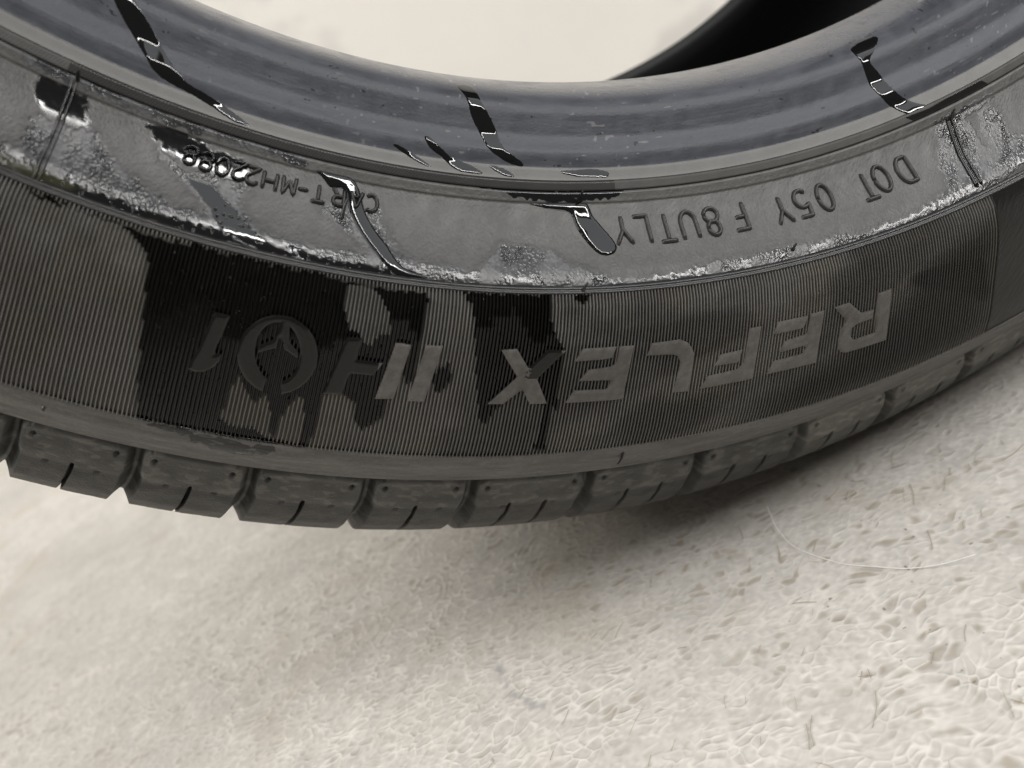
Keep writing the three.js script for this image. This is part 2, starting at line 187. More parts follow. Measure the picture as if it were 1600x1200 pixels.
const rubberMaps = (() => {
  const spk = mask([WET.spk], 4), spkSoft = soften(spk, 9), smooth = mask([WET.p1, WET.p2], 9), s6 = mask([WET.s6], 2), ridge = mask([WET.ridgeL], 4), film = mask([WET.bandfilm], 1);
  const band = mask([WET.bandspk, WET.bandspkR], 3), hw = mask([WET.hatchwet], 1), wetRib = mask([WET.ribA, WET.ribB, WET.ribC, WET.ribD], 0), dryRib = mask([WET.dry1, WET.dry2, WET.dry3], 0), softRib = mask([WET.ribE], 22), wetSoft = soften(wetRib, 8), rightShade = mask([[[24, 286], [26, 276], [29, 273], [33, 262], [34, 254], [39, 252], [39, 286]]], 40);
  const lipW = mask([WET.lipwet], 3), let_ = mask(Object.values(LET), 0), streak = mask([STREAK.s4, STREAK.s5], 3);
  const col = new Uint8Array(TW * TH * 4), rgh = new Uint8Array(TW * TH * 4), bmp = new Uint8Array(TW * TH * 4);
  for (let y = 0; y < TH; y++) {
    const r = V0 + (y + 0.5) / TH * VW;
    for (let x = 0; x < TW; x++) {
      const d = U0 + (x + 0.5) / TW * UW, mm = d * D2R * r, k = (y * TW + x) * 4;
      let R, G, B, rough, h = 0.5;
      const fine = vn(mm * 3.1, r * 3.1), mid = fbm(mm * 0.35, r * 0.35, 4), big = fbm(mm * 0.06 + 9, r * 0.09, 3);
      if (r < 222.6) {                                                // bead: blue grey, scuffed along the turn
        const str = fbm(mm * 0.07, r * 2.2, 4), scuff = sst(0.5, 0.8, fbm(mm * 0.16 + 40, r * 0.9, 4)), st = mixf(0.93, 1.07, str) * mixf(0.72, 1.28, mid);
        R = 0.08 * st; G = 0.084 * st; B = 0.098 * st;
        R = mixf(R, 0.14, scuff * 0.3); G = mixf(G, 0.142, scuff * 0.3); B = mixf(B, 0.155, scuff * 0.3);
        const fl = sst(0.88, 0.92, vn(mm * 0.8 + 7, r * 1.3)) * sst(0.6, 0.8, vn(mm * 0.1, 3)); R = mixf(R, 0.25, fl * 0.6); G = mixf(G, 0.24, fl * 0.6); B = mixf(B, 0.24, fl * 0.6);
        const nick = sst(0.9, 0.94, vn(mm * 0.45 + 17, r * 0.9 + 41)) * sst(0.55, 0.7, vn(mm * 2.2, r * 2.2)); R = mixf(R, 0.02, nick); G = mixf(G, 0.02, nick); B = mixf(B, 0.02, nick);
        rough = mixf(0.1, 0.36, sst(206, 208.5, r)) + 0.05 * str + 0.12 * mid + 0.1 * scuff; h = 0.5 + 0.1 * (str - 0.5) + 0.15 * (mid - 0.5) + 0.12 * (fine - 0.5) + 0.1 * scuff;
      } else if (r < 225.2) {                                         // strip
        const t = mixf(0.8, 1.2, mid); R = 0.15 * t; G = 0.142 * t; B = 0.128 * t; R *= 0.72; G *= 0.72; B *= 0.74; rough = 0.32; h = 0.5 + 0.02 * (fine - 0.5);
      } else if (r < 227.45) {                                        // hatched ring
        const t = mixf(0.8, 1.15, mid), wet = sst(0.3, 0.6, at(hw, x, y)), ha = 0.5 + 0.5 * Math.sin((mm + (r - 225) * 0.7) * 2 * Math.PI / 0.62);
        R = 0.085 * t; G = 0.082 * t; B = 0.077 * t; rough = 0.45; h = 0.42 + 0.16 * ha;
        const w2 = Math.max(wet, d > -9 && d < 18.2 ? 0.6 : 0); R = mixf(R, 0.014, w2); G = mixf(G, 0.013, w2); B = mixf(B, 0.012, w2); rough = mixf(rough, 0.12, w2);
        if (wet > 0.5) h = 0.5 + 0.25 * (h - 0.5);
      } else if (r < 247.6) {                                         // smooth band, wet and dry
        const jx = (vn(mm * 1.1, r * 1.1) - 0.5) * 12 + (fine - 0.5) * 5, jy = (vn(mm * 1.1 + 50, r * 1.1 + 9) - 0.5) * 12;
        const s = at(spk, x + jx, y + jy), so = at(spkSoft, x + jx * 0.6, y + jy * 0.6), sm = Math.max(sst(0.25, 0.75, at(smooth, x + jx, y + jy)), sst(0.4, 0.6, at(s6, x + jx * 0.4, y + jy * 0.4)), sst(0.3, 0.7, at(ridge, x + jx, y + jy)));
        const bs = at(band, x + jx, y + jy), fi = sst(0.4, 0.6, at(film, x + jx, y + jy)), cloud = mixf(0.62, 1.38, mixf(fbm(mm * 0.5 + r * 0.35, r * 0.75 - mm * 0.3, 4), big, 0.45)) * mixf(0.92, 1.08, fine);
        const inBand = r < 229.75;
        R = (inBand ? 0.095 : 0.07) * cloud; G = (inBand ? 0.092 : 0.0675) * cloud; B = (inBand ? 0.087 : 0.063) * cloud;
        const su = fbm(mm * 1.6 + r * 1.3, r * 0.7 - mm * 0.5, 3); R *= mixf(0.86, 1.14, su); G *= mixf(0.86, 1.14, su); B *= mixf(0.86, 1.14, su);
        rough = mixf(0.3, 0.4, mid); h = 0.5 + 0.1 * (fine - 0.5) + 0.1 * (mid - 0.5) + 0.12 * (su - 0.5);
        const rim = sst(0.02, 0.2, so) * (1 - sst(0.3, 0.5, so)); R *= 1 - 0.3 * rim; G *= 1 - 0.3 * rim; B *= 1 - 0.3 * rim;      // the tide line of the drying film
        const w = Math.max(sst(0.2, 0.8, s) * (inBand ? 0 : 1), sst(0.3, 0.7, bs) * (inBand ? 1 : d > 38 ? 1 : 0), 0);
        const n3 = vn(mm * 1.1 + 31, r * 1.1), am = mixf(0.25, 1, sst(0.35, 0.62, fbm(mm * 0.3 + 4, r * 0.3 + 8, 2)));
        let drop = 0; if (w > 0.01) { const X = mm / 0.58, Y = r / 0.58, ix = Math.floor(X), iy = Math.floor(Y); for (let jj = -1; jj <= 1; jj++) for (let ii = -1; ii <= 1; ii++) { const a = hash(ix + ii, iy + jj), e = hash(iy + jj + 500, ix + ii), q = 0.34 + 0.34 * hash(ix + ii + 900, iy + jj + 3), dd = ((X - ix - ii - a) ** 2 + (Y - iy - jj - e) ** 2) / (q * q); if (dd < 1) drop = Math.max(drop, Math.sqrt(1 - dd) * q * 1.5); } }
        const edge = sst(241.5, 243.5, r + (n3 - 0.5) * 2) * mixf(0.15, 1, sst(0.4, 0.58, fbm(mm * 0.13 + 12, r * 0.2, 3))), glint = sst(0.62, 0.75, vn(mm * 0.55 + 71, r * 0.55 + 3)), hs = 0.3 + am * mixf(0.2, 0.48, glint) * mixf(1, 0.16, edge) * drop + 0.14 * (n3 - 0.5);
        const fr = mixf(0.11, 0.035, Math.max(am, edge)) * mixf(0.8, 1.3, drop); R = mixf(R, fr, w); G = mixf(G, fr * 0.985, w); B = mixf(B, fr, w); rough = mixf(rough, mixf(mixf(0.34, mixf(0.2, 0.1, glint), am), 0.15, edge), w); h = mixf(h, hs, w);
        const q = Math.max(sm * (inBand ? 0 : 1), fi), bub = sst(0.83, 0.88, vn(mm * 1.9 + 77, r * 1.9)) * (r > 240 ? 1 : 0);
        R = mixf(R, 0.009, q); G = mixf(G, 0.009, q); B = mixf(B, 0.0095, q); rough = mixf(rough, Math.max(0.05, 0.26 * sst(233.6, 236, r) * (1 - sst(237, 237.6, r))), q); h = mixf(h, 0.5 + 0.5 * bub + 0.05 * (n3 - 0.5), q);
        const u6 = sst(0.3, 0.6, at(streak, x, y)); R = mixf(R, 0.01, u6); G = mixf(G, 0.01, u6); B = mixf(B, 0.01, u6);
        const olive = sst(0.55, 0.7, vn(mm * 0.16 + 5, r * 0.4 + 2)) * sst(241, 244, r) * (1 - sst(-6, -3, d)) * (1 - sst(246, 247, r)); R = mixf(R, 0.06, olive * 0.6); G = mixf(G, 0.058, olive * 0.6); B = mixf(B, 0.03, olive * 0.6);
        if (r > 246) { R = mixf(R, 0.03, 0.75); G = mixf(G, 0.029, 0.75); B = mixf(B, 0.028, 0.75); rough = 0.22; h = 0.5; }
      } else if (r < 285.2) {                                         // ribs and the letters between them
        const kk = Math.floor(d / PITCH), inL = let_[y * TW + x] > 0.5, jr = inL ? (fine - 0.5) * 4 : (hash(kk) - 0.5) * 8 + (hash(kk >> 1, 3) - 0.5) * 6 + (hash(kk >> 3, 5) - 0.5) * 8;
        const xc = inL ? x + (vn(mm, r) - 0.5) * 8 : ((kk + 0.5) * PITCH - U0) / UW * TW, wr = at(wetRib, xc, y + jr) > 0.5 && at(dryRib, xc, y + jr * 0.5) < 0.5 && !(inL && (d > 6.4 && d < 13.1 + (fine - 0.5) * 0.3 || d > 13 && r > 265.2)) ? 1 : 0, so = softRib[y * TW + x];
        const cl = mixf(0.75, 1.25, mixf(mid, big, 0.6)) * mixf(0.9, 1.1, fine), warm = sst(0.5, 0.68, fbm(mm * 0.09 + 21, r * 0.12, 3));
        if (inL) { const wear = mixf(0.7, 1.25, fbm(mm * 0.8 + 60, r * 0.8, 3)); R = 0.125 * cl * wear; G = 0.117 * cl * wear; B = 0.11 * cl * wear; rough = 0.4; } else { R = 0.17 * cl; G = mixf(0.164, 0.161, warm) * cl; B = mixf(0.154, 0.143, warm) * cl; rough = 0.5; }
        const w = Math.max(wr, inL ? 0 : 0.5 * sst(0.08, 0.55, wetSoft[y * TW + x]) * (at(dryRib, x, y) < 0.5 ? 1 : 0.35), 0.7 * rightShade[y * TW + x] * (inL ? 0.3 : 1), 0.42 * sst(0.38, 0.64, fbm(mm * 0.05 + 3, r * 0.1 + 1, 3) + 0.006 * (d - 16)) * sst(9, 10, d) * (inL ? 0.2 : 1), 0.75 * sst(0.2, 0.9, so) * (inL ? 0 : 1), d > 38.6 ? 1 : 0);  // besides wetness: shade painted in, deepening toward the right, broken up by noise
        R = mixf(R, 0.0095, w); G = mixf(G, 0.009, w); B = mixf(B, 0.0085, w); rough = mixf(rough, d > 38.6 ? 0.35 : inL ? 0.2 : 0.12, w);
        h = 0.5 + (wr ? 0.02 : 0.12) * (fine - 0.5) + (inL || wr ? 0 : 0.2 * (vn(mm * 1.5, r * 0.6) - 0.5)) + (wr && !inL ? 0.4 * sst(0.93, 0.95, vn(mm * 1.6 + 5, r * 1.6)) : 0);
      } else {                                                        // shoulder lip, rubbed and dusty
        const sc = fbm(mm * 0.12, r * 1.1 + 30, 4), t = mixf(0.65, 1.35, sc) * mixf(0.85, 1.15, fine); R = 0.11 * t; G = 0.107 * t; B = 0.102 * t;
        const w = sst(0.3, 0.6, at(lipW, x + (vn(mm * 0.8, r) - 0.5) * 16, y + (vn(mm * 0.8 + 9, r) - 0.5) * 16)); R = mixf(R, 0.02, w); G = mixf(G, 0.02, w); B = mixf(B, 0.02, w); rough = mixf(0.5, 0.25, w);
        const dust = sst(0.62, 0.72, fbm(mm * 0.5, r * 2.5 + 60, 4)); R = mixf(R, 0.2, dust * 0.35); G = mixf(G, 0.195, dust * 0.35); B = mixf(B, 0.185, dust * 0.35);
        h = 0.5 + 0.5 * (sc - 0.5) + 0.1 * (fine - 0.5);
      }
      col[k] = toS(R); col[k + 1] = toS(G); col[k + 2] = toS(B); col[k + 3] = 255;
      const q = Math.round(255 * clamp(rough, 0, 1)), b = Math.round(255 * clamp(h, 0, 1)); rgh[k] = rgh[k + 1] = rgh[k + 2] = q; bmp[k] = bmp[k + 1] = bmp[k + 2] = b; rgh[k + 3] = bmp[k + 3] = 255;
    }
  }
  const t = [dataTex(TW, TH, col, true), dataTex(TW, TH, rgh), dataTex(TW, TH, bmp)];
  for (const a of t) { a.wrapS = THREE.MirroredRepeatWrapping; a.wrapT = THREE.ClampToEdgeWrapping; }
  return t;
})();
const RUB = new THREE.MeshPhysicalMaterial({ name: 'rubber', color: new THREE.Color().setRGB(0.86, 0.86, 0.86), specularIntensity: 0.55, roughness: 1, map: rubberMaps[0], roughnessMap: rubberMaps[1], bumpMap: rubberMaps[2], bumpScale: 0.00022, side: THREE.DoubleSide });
const DARK = new THREE.MeshStandardMaterial({ name: 'dark_rubber', color: new THREE.Color().setRGB(0.03, 0.031, 0.031), roughness: 0.6, side: THREE.DoubleSide });
const RUB_SMALL = RUB.clone(); RUB_SMALL.name = 'small_letter_rubber'; RUB_SMALL.color.setRGB(0.5, 0.5, 0.5);
const WATER = new THREE.MeshPhysicalMaterial({ name: 'water_over_rubber', color: new THREE.Color().setRGB(0.007, 0.007, 0.0072), roughness: 0.03, ior: 1.36 });
// tread rubber, duller and browner, mapped in millimetres (u along the turn, v along the profile)
const treadMaps = (() => {
  const n = 512, col = new Uint8Array(n * n * 4), bmp = new Uint8Array(n * n * 4);
  for (let y = 0; y < n; y++) for (let x = 0; x < n; x++) {
    const k = (y * n + x) * 4, u = x / n * 60, v = y / n * 60, a = fbm(u * 0.22, v * 0.3, 4), b = vn(u * 4, v * 4), worn = sst(9.4, 10.6, v + 1.2 * (a - 0.5)), t = mixf(0.55, 1.45, a) * mixf(0.88, 1.12, b) * mixf(1.2, 0.72, worn), dust = sst(0.52, 0.72, fbm(u * 0.4 + 30, v * 0.9 + 4, 4)) * mixf(0.38, 0.1, worn);
    col[k] = toS(mixf(0.052 * t, 0.17, dust)); col[k + 1] = toS(mixf(0.051 * t, 0.163, dust)); col[k + 2] = toS(mixf(0.047 * t, 0.145, dust)); col[k + 3] = 255;
    bmp[k] = bmp[k + 1] = bmp[k + 2] = Math.round(255 * clamp(0.5 + 0.5 * (a - 0.5) + 0.3 * (b - 0.5), 0, 1)); bmp[k + 3] = 255;
  }
  const t = [dataTex(n, n, col, true), dataTex(n, n, bmp)]; for (const a of t) a.wrapS = a.wrapT = THREE.MirroredRepeatWrapping; return t;
})();
const TREAD_RUBBED = new THREE.MeshPhysicalMaterial({ name: 'rubbed_tread_rubber', specularIntensity: 0.8, color: new THREE.Color().setRGB(1.7, 1.7, 1.66), map: treadMaps[0], bumpMap: treadMaps[1], bumpScale: 0.0003, roughness: 0.4, side: THREE.DoubleSide });
const TREAD = new THREE.MeshPhysicalMaterial({ name: 'tread_rubber', specularIntensity: 0.6, map: treadMaps[0], bumpMap: treadMaps[1], bumpScale: 0.00025, roughness: 0.5, side: THREE.DoubleSide });
// ---------------------------------------------------------------- the tyre
const tyre = new THREE.Group(); tyre.name = 'tyre'; scene.add(tyre);
tag(tyre, 'black rubber tyre standing upright on the pale floor, its sidewall streaked with water', 'tyre');
add('bead', turned([[207, 69.5], [204.4, 70.2], [203.2, 71.6], ...front(203, 222.5, 0.35)]), RUB, tyre, 'blue grey bead round the hole of the tyre');
add('bead_strip', turned(front(222.5, 225.2, 0.3)), RUB, tyre);
add('hatched_ring', turned([[225.2, 102.2], ...front(225.45, 227.25, 0.3).map(([r, z]) => [r, z + 0.18]), [227.4, 102.95]]), RUB, tyre, 'narrow ring with fine slanting hatching');
add('sidewall', turned([[227.4, 102.95], [227.6, zS(227.6) + 0.2], ...front(228, 229.6, 0.3).map(([r, z]) => [r, z + 0.22]), [229.75, zS(229.75) + 0.15], ...front(229.9, 246, 0.4)]), RUB, tyre, 'smooth grey inner sidewall, partly wet');
add('raised_ridge', turned([[246, zS(246)], [246.15, zS(246.15) + 0.25], [246.35, zS(246.35) + 0.36], [246.6, zS(246.6) + 0.3], [246.75, zS(246.75) + 0.16], [246.9, zS(246.9) + 0.3], [247.1, zS(247.1) + 0.44], [247.35, zS(247.35) + 0.42], [247.5, zS(247.5) + 0.2], [247.65, zS(247.65) - 0.1]]), RUB, tyre);
// ribbed band: fine radial ribs, each a small blunt roof
{
  const r = rng(5), RR = []; for (let k = 0; k <= 16; k++) RR.push(247.6 + (285.1 - 247.6) * k / 16);
  const first = Math.round(-70 / PITCH), last = Math.round(38.6 / PITCH), th = [], hh = [];
  for (let k = first; k < last; k++) { const d = k * PITCH, j = 0.9 + 0.2 * r(); th.push(d, d + PITCH * 0.36, d + PITCH * 0.5, d + PITCH * 0.76, d + PITCH * 0.9); hh.push(-0.5, -0.45, 0.36 * j, 0.4 * j, -0.4); }
  const wob = (d, rr) => 0.012 * (vn(d * 6, rr * 0.4) - 0.5);
  const g = sheet(th.length, RR.length, (i, j) => onTyre(th[i] + wob(th[i], RR[j]), RR[j], hh[i] * (j === 16 ? 0.9 : 1)), (i, j) => uvAt(th[i], RR[j]));
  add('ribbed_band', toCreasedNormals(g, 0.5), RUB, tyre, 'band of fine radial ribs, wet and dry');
  const th2 = []; for (let d = 38.6; d < 289.9; d += d < 62 ? 0.3 : 2) th2.push(d); th2.push(290);
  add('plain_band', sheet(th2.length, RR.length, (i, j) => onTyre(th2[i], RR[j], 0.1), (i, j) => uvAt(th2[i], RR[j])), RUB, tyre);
}
add('shoulder_lip', turned([[284.9, zS(284.9) - 0.1], [285.15, zS(285.15) + 0.3], ...front(285.6, 289.2, 0.5).map(([r, z]) => [r, z + 0.42]), [289.4, zS(289.4) + 0.3], [289.8, zS(289.8) - 0.35], [291, zS(291) - 0.3], ...front(291.5, 293.9, 0.4).map(([r, z]) => [r, z + (r > 292.5 ? 0.35 : 0)]), [294.3, zS(294.3) - 0.1], [294.5, zS(294.5) - 1.2], [295, 90.6]]), RUB, tyre);

// tread blocks: each is one pitch of the shoulder with half a groove on either side
{
  const edges = [-12.1, -6.9, -2.29, 2.3, 7.35, 12.05, 17.75, 23.49, 29.29, 34.45, 39.4]; let e = 39.4; const rest = (360 - 12.1 - 39.4) / 59; for (let k = 0; k < 59; k++) edges.push(e += rest);
  // path along the shoulder by arc length
  const path = []; { let s = 0, p = null; for (let r = 294.6; r <= 319.8; r += r < 313 ? 0.25 : 0.1) { const z = zS(r); if (p) s += Math.hypot(r - p[0], z - p[1]); path.push([s, r, z]); p = [r, z]; } }
  const total = path[path.length - 1][0], atS = (s) => { let i = 0; while (i < path.length - 2 && path[i + 1][0] < s) i++; const a = path[i], b = path[i + 1], t = (s - a[0]) / (b[0] - a[0]); return [a[1] + t * (b[1] - a[1]), a[2] + t * (b[2] - a[2])]; };
  const nS = (s) => { const a = atS(Math.max(0, s - 0.8)), b = atS(Math.min(total, s + 0.8)), dr = b[0] - a[0], dz = b[1] - a[1], l = Math.hypot(dr, dz); return [-dz / l, dr / l]; };
  const rnd = rng(31);
  for (let b = 0; b < edges.length - 1; b++) {
    const d0 = edges[b], d1 = edges[b + 1], near = d0 > -14 && d1 < 50, n = near ? 101 : 17, m = near ? 81 : 15, w = d1 - d0;
    const sip = b >= 5 ? [0.36, 0.68] : [0.5], sj = sip.map(() => (rnd() - 0.5) * 0.05);
    const S = (j) => total * Math.pow(j / (m - 1), 1.25);
    const geo = sheet(n, m, (i, j) => {
      const s = S(j), t = i / (n - 1), slant = -0.42 * sst(8, 30, s), mmA = t * w * D2R * 303, mmW = w * D2R * 303;
      const g0 = mmA, g1 = mmW - mmA, gap = 1.5 + 0.5 * sst(10, 20, s), e1 = Math.min(g0, g1);
      let h = 0;
      // rounded corner at the top of the block
      const tx = Math.max(0, gap + 2.2 - e1), ty = Math.max(0, 1.0 + 2.2 - s), dd = 2.2 - Math.hypot(tx, ty);
      const vee = clamp((2.35 - e1) / 2.0, 0, 1), up = sst(6, 11, s);
      h -= mixf(3.4 * sst(0.4, -1.1, dd) * sst(-1.2, 0.6, s) * (s < 2.4 && e1 > gap + 2 ? 0.4 : 1), 3.3 * Math.pow(vee, 0.85), up);
      if (near) {
        sip.forEach((c, q) => { const x = mmA - mmW * (c + sj[q]) + 0.02 * s; h -= 2.2 * sst(0.42, 0.16, Math.abs(x)) * sst(9.0, 10.5, s); });
        for (const c of [gap + 2.4, mmW - gap - 2.4]) { const q = Math.hypot(mmA - c, (s - 3.4) * 1.1); h -= 1.1 * sst(0.85, 0.2, q); h += 0.16 * sst(1.5, 1.05, q) * sst(0.5, 0.9, q); }
        for (const c of [0.3, 0.72]) { const q = Math.hypot((mmA - mmW * c) * 0.6, s - 10.4); h -= 0.5 * sst(0.5, 0.2, q); }
        h += 0.16 * (fbm((d0 + t * w) * 3 + 7, s * 0.5, 3) - 0.5) - 0.12 * sst(9.8, 10.2, s);
      }
      const [r, z] = atS(s), nn = nS(s); return place(d0 + t * w + slant, r + h * nn[0], z + h * nn[1]);
    }, (i, j) => [(d0 + i / (n - 1) * w) * D2R * 303 / 60, S(j) / 60]);
    add('tread_block', geo, d0 > 27 && d0 < 50 ? TREAD_RUBBED : TREAD, tyre, d0 > 27 && d0 < 50 ? 'shoulder block rubbed pale beside the floor' : undefined);
  }
}
add('tread', turned([[319.8, 45.2], [320.2, 34], [320.4, 31], [314, 30], [314, 22], [320.9, 21], [321.2, 8], [321.3, 3], [314.5, 2], [314.5, -9], [321.3, -10], [321, -27], [314, -29], [314, -37], [320.4, -38], [319.6, -53], [316.3, -77], [310, -91], [301, -97.7], [294.3, -101.5]]), TREAD, tyre);
add('rear_sidewall', turned(front(203, 294.3, 1.2).map(([r, z]) => [r, -7.5 - z]).reverse()), DARK, tyre);
add('inner_liner', turned([[207, 69.5], [213, 74], [222, 84], [235, 96], [250, 105], [268, 104], [284, 95], [298, 80], [306, 60], [309, 30], [309.5, -4], [309, -38], [306, -67], [298, -87], [284, -102], [268, -111], [250, -112], [235, -103], [222, -91], [213, -81], [207, -77], [204, -78], [203, -81]]), DARK, tyre);

// raised letters: outlines filled by a fine grid so that they follow the curved rubber
function inside(p, x, y) { let c = false; for (let i = 0, j = p.length - 1; i < p.length; j = i++) if ((p[i][1] > y) !== (p[j][1] > y) && x < (p[j][0] - p[i][0]) * (y - p[i][1]) / (p[j][1] - p[i][1]) + p[i][0]) c = !c; return c; }
function nearest(p, x, y) {
  let best = 1e9, bx = x, by = y;
  for (let i = 0, j = p.length - 1; i < p.length; j = i++) { const ax = p[j][0], ay = p[j][1], ux = p[i][0] - ax, uy = p[i][1] - ay, t = clamp(((x - ax) * ux + (y - ay) * uy) / (ux * ux + uy * uy + 1e-12), 0, 1), qx = ax + t * ux, qy = ay + t * uy, d = (x - qx) ** 2 + (y - qy) ** 2; if (d < best) { best = d; bx = qx; by = qy; } }
  return [Math.sqrt(best), bx, by];
}
// polygon in (degree, radius) -> raised patch; height(distance from the edge in mm, x, y) gives mm
function patch(poly, cell, height, skirt) {
  const rm = poly.reduce((s, p) => s + p[1], 0) / poly.length, K = D2R * rm, P = poly.map(([d, r]) => [d * K, r]);
  const xs = P.map((p) => p[0]), ys = P.map((p) => p[1]), x0 = Math.min(...xs) - cell, y0 = Math.min(...ys) - cell, n = Math.ceil((Math.max(...xs) - x0) / cell) + 2, m = Math.ceil((Math.max(...ys) - y0) / cell) + 2;
  const V = [], T = [], I = [], id = new Int32Array(n * m), inn = new Uint8Array(n * m);
  const put = (x, y, h) => { const d = x / K; V.push(...onTyre(d, y, h)); T.push(...uvAt(d, y)); return V.length / 3 - 1; };
  for (let i = 0; i < n; i++) for (let j = 0; j < m; j++) inn[i * m + j] = inside(P, x0 + i * cell, y0 + j * cell) ? 1 : 0;
  id.fill(-1); const rim = new Map();
  const vert = (i, j) => { const k = i * m + j; if (id[k] >= 0) return id[k]; const x = x0 + i * cell, y = y0 + j * cell, [q, bx, by] = nearest(P, x, y); if (inn[k]) id[k] = q < cell * 0.3 ? put(bx, by, height(0, bx, by)) : put(x, y, height(q, x, y)); else id[k] = put(bx, by, height(0, bx, by)); if (!inn[k] || q < cell * 0.3) rim.set(id[k], [bx, by]); return id[k]; };
  const E = new Map(), edge = (a, b) => { const k = a < b ? a * 1e6 + b : b * 1e6 + a; E.has(k) ? E.set(k, null) : E.set(k, [a, b]); };
  const tri = (a, b, c) => { if (a === b || b === c || a === c) return; I.push(a, b, c); edge(a, b); edge(b, c); edge(c, a); };
  for (let i = 0; i < n - 1; i++) for (let j = 0; j < m - 1; j++) { if (inn[i * m + j] + inn[(i + 1) * m + j] + inn[i * m + j + 1] + inn[(i + 1) * m + j + 1] < 1) continue; const a = vert(i, j), b = vert(i + 1, j), c = vert(i, j + 1), e = vert(i + 1, j + 1); tri(a, b, c); tri(b, e, c); }
  const top = new THREE.BufferGeometry(); top.setAttribute('position', new THREE.Float32BufferAttribute(V, 3)); top.setAttribute('uv', new THREE.Float32BufferAttribute(T, 2)); top.setIndex(I); top.computeVertexNormals();
  if (skirt === undefined) return top;
  const SV = [], ST = [], SI = [];                                    // the walls down to the rubber
  for (const e of E.values()) if (e) { const q = e.map((v) => rim.get(v)); if (!q[0] || !q[1]) continue; const b = SV.length / 3; for (const k of [0, 1]) for (const h of [height(0, ...q[k]), skirt]) { const out = h === skirt ? 1 : 1; SV.push(...onTyre(q[k][0] / K, q[k][1] * out, h)); ST.push(...uvAt(q[k][0] / K, q[k][1])); } SI.push(b, b + 1, b + 2, b + 2, b + 1, b + 3); }
  const side = new THREE.BufferGeometry(); side.setAttribute('position', new THREE.Float32BufferAttribute(SV, 3)); side.setAttribute('uv', new THREE.Float32BufferAttribute(ST, 2)); side.setIndex(SI); side.computeVertexNormals();
  return mergeGeometries([top, side]);
}
const LETTER_H = (q) => 0.4 + 0.3 * sst(0, 0.4, q);
const KIND = { numeral: 'numeral', emblem_ring: 'emblem_ring', emblem_star: 'emblem_star', bar_a: 'slanted_bar', bar_b: 'slanted_bar', letter_e2_arm: 'letter_arm', letter_f_arm: 'letter_arm', letter_e1_arm: 'letter_arm' };
for (const [k, p] of Object.entries(LET)) add(KIND[k] ?? 'letter', patch(p, 0.35, LETTER_H, -0.05), RUB, tyre);

// small raised lettering: round beads of rubber along strokes; x to the right, y up as one reads it
const arc = (cx, cy, rx, ry, a0, a1, n = 10) => Array.from({ length: n + 1 }, (_, k) => { const a = (a0 + (a1 - a0) * k / n) * D2R; return [cx + rx * Math.cos(a), cy + ry * Math.sin(a)]; });
const GLYPH = {
  D: [[[0, 0], [0, 1], ...arc(0.45, 0.5, 0.5, 0.5, 90, -90, 14), [0, 0]]], O: [arc(0.5, 0.5, 0.5, 0.5, 0, 360, 22)], 0: [arc(0.5, 0.5, 0.46, 0.5, 0, 360, 22)], T: [[[0, 1], [1, 1]], [[0.5, 1], [0.5, 0]]],
  5: [[[0.9, 1], [0.15, 1], [0.08, 0.55], ...arc(0.45, 0.32, 0.48, 0.33, 110, -140, 14)]], Y: [[[0, 1], [0.5, 0.5], [0.5, 0]], [[1, 1], [0.5, 0.5]]], F: [[[0.1, 0], [0.1, 1], [0.95, 1]], [[0.1, 0.52], [0.75, 0.52]]],
  8: [arc(0.5, 0.74, 0.38, 0.26, 0, 360, 18), arc(0.5, 0.25, 0.46, 0.26, 0, 360, 18)], U: [[[0, 1], [0, 0.4], ...arc(0.5, 0.4, 0.5, 0.4, 180, 360, 12), [1, 1]]], L: [[[0.1, 1], [0.1, 0], [0.95, 0]]],
  C: [arc(0.55, 0.5, 0.5, 0.5, 50, 310, 18)], A: [[[0, 0], [0.5, 1], [1, 0]], [[0.2, 0.35], [0.8, 0.35]]], R: [[[0.05, 0], [0.05, 1], [0.5, 1], ...arc(0.55, 0.74, 0.35, 0.26, 90, -90, 10), [0.05, 0.48]], [[0.5, 0.48], [0.95, 0]]],
  '-': [[[0.15, 0.5], [0.85, 0.5]]], M: [[[0, 0], [0.08, 1], [0.5, 0.25], [0.92, 1], [1, 0]]], H: [[[0, 0], [0, 1]], [[1, 0], [1, 1]], [[0, 0.5], [1, 0.5]]], 2: [[...arc(0.5, 0.7, 0.44, 0.3, 160, -35, 12), [0.02, 0], [1, 0]]],
};
function bead(line, w, h) {                                           // line in (degree, radius)
  const K = D2R * 236, L = []; for (let i = 0; i < line.length - 1; i++) { const [a, b] = [line[i], line[i + 1]], n = Math.max(1, Math.ceil(Math.hypot((b[0] - a[0]) * K, b[1] - a[1]) / 0.3)); for (let k = 0; k < n; k++) L.push([a[0] + (b[0] - a[0]) * k / n, a[1] + (b[1] - a[1]) * k / n]); } L.push(line[line.length - 1]);
  const X = [[-0.62, -0.08], [-0.5, 0.45], [-0.34, 0.86], [-0.12, 1], [0.12, 1], [0.34, 0.86], [0.5, 0.45], [0.62, -0.08]], n = L.length;
  return sheet(n, X.length, (i, j) => { const a = L[Math.max(0, i - 1)], b = L[Math.min(n - 1, i + 1)], tx = (b[0] - a[0]) * K, ty = b[1] - a[1], l = Math.hypot(tx, ty) || 1, end = i === 0 || i === n - 1, o = X[j][0] * w * (end ? 0.75 : 1), e = i === 0 ? -0.3 * w : i === n - 1 ? 0.3 * w : 0, px = L[i][0] * K + (-ty / l) * o + tx / l * e, py = L[i][1] + tx / l * o + ty / l * e; return onTyre(px / K, py, h * (end ? -0.08 : X[j][1])); }, (i) => uvAt(L[i][0], L[i][1]), true);
}
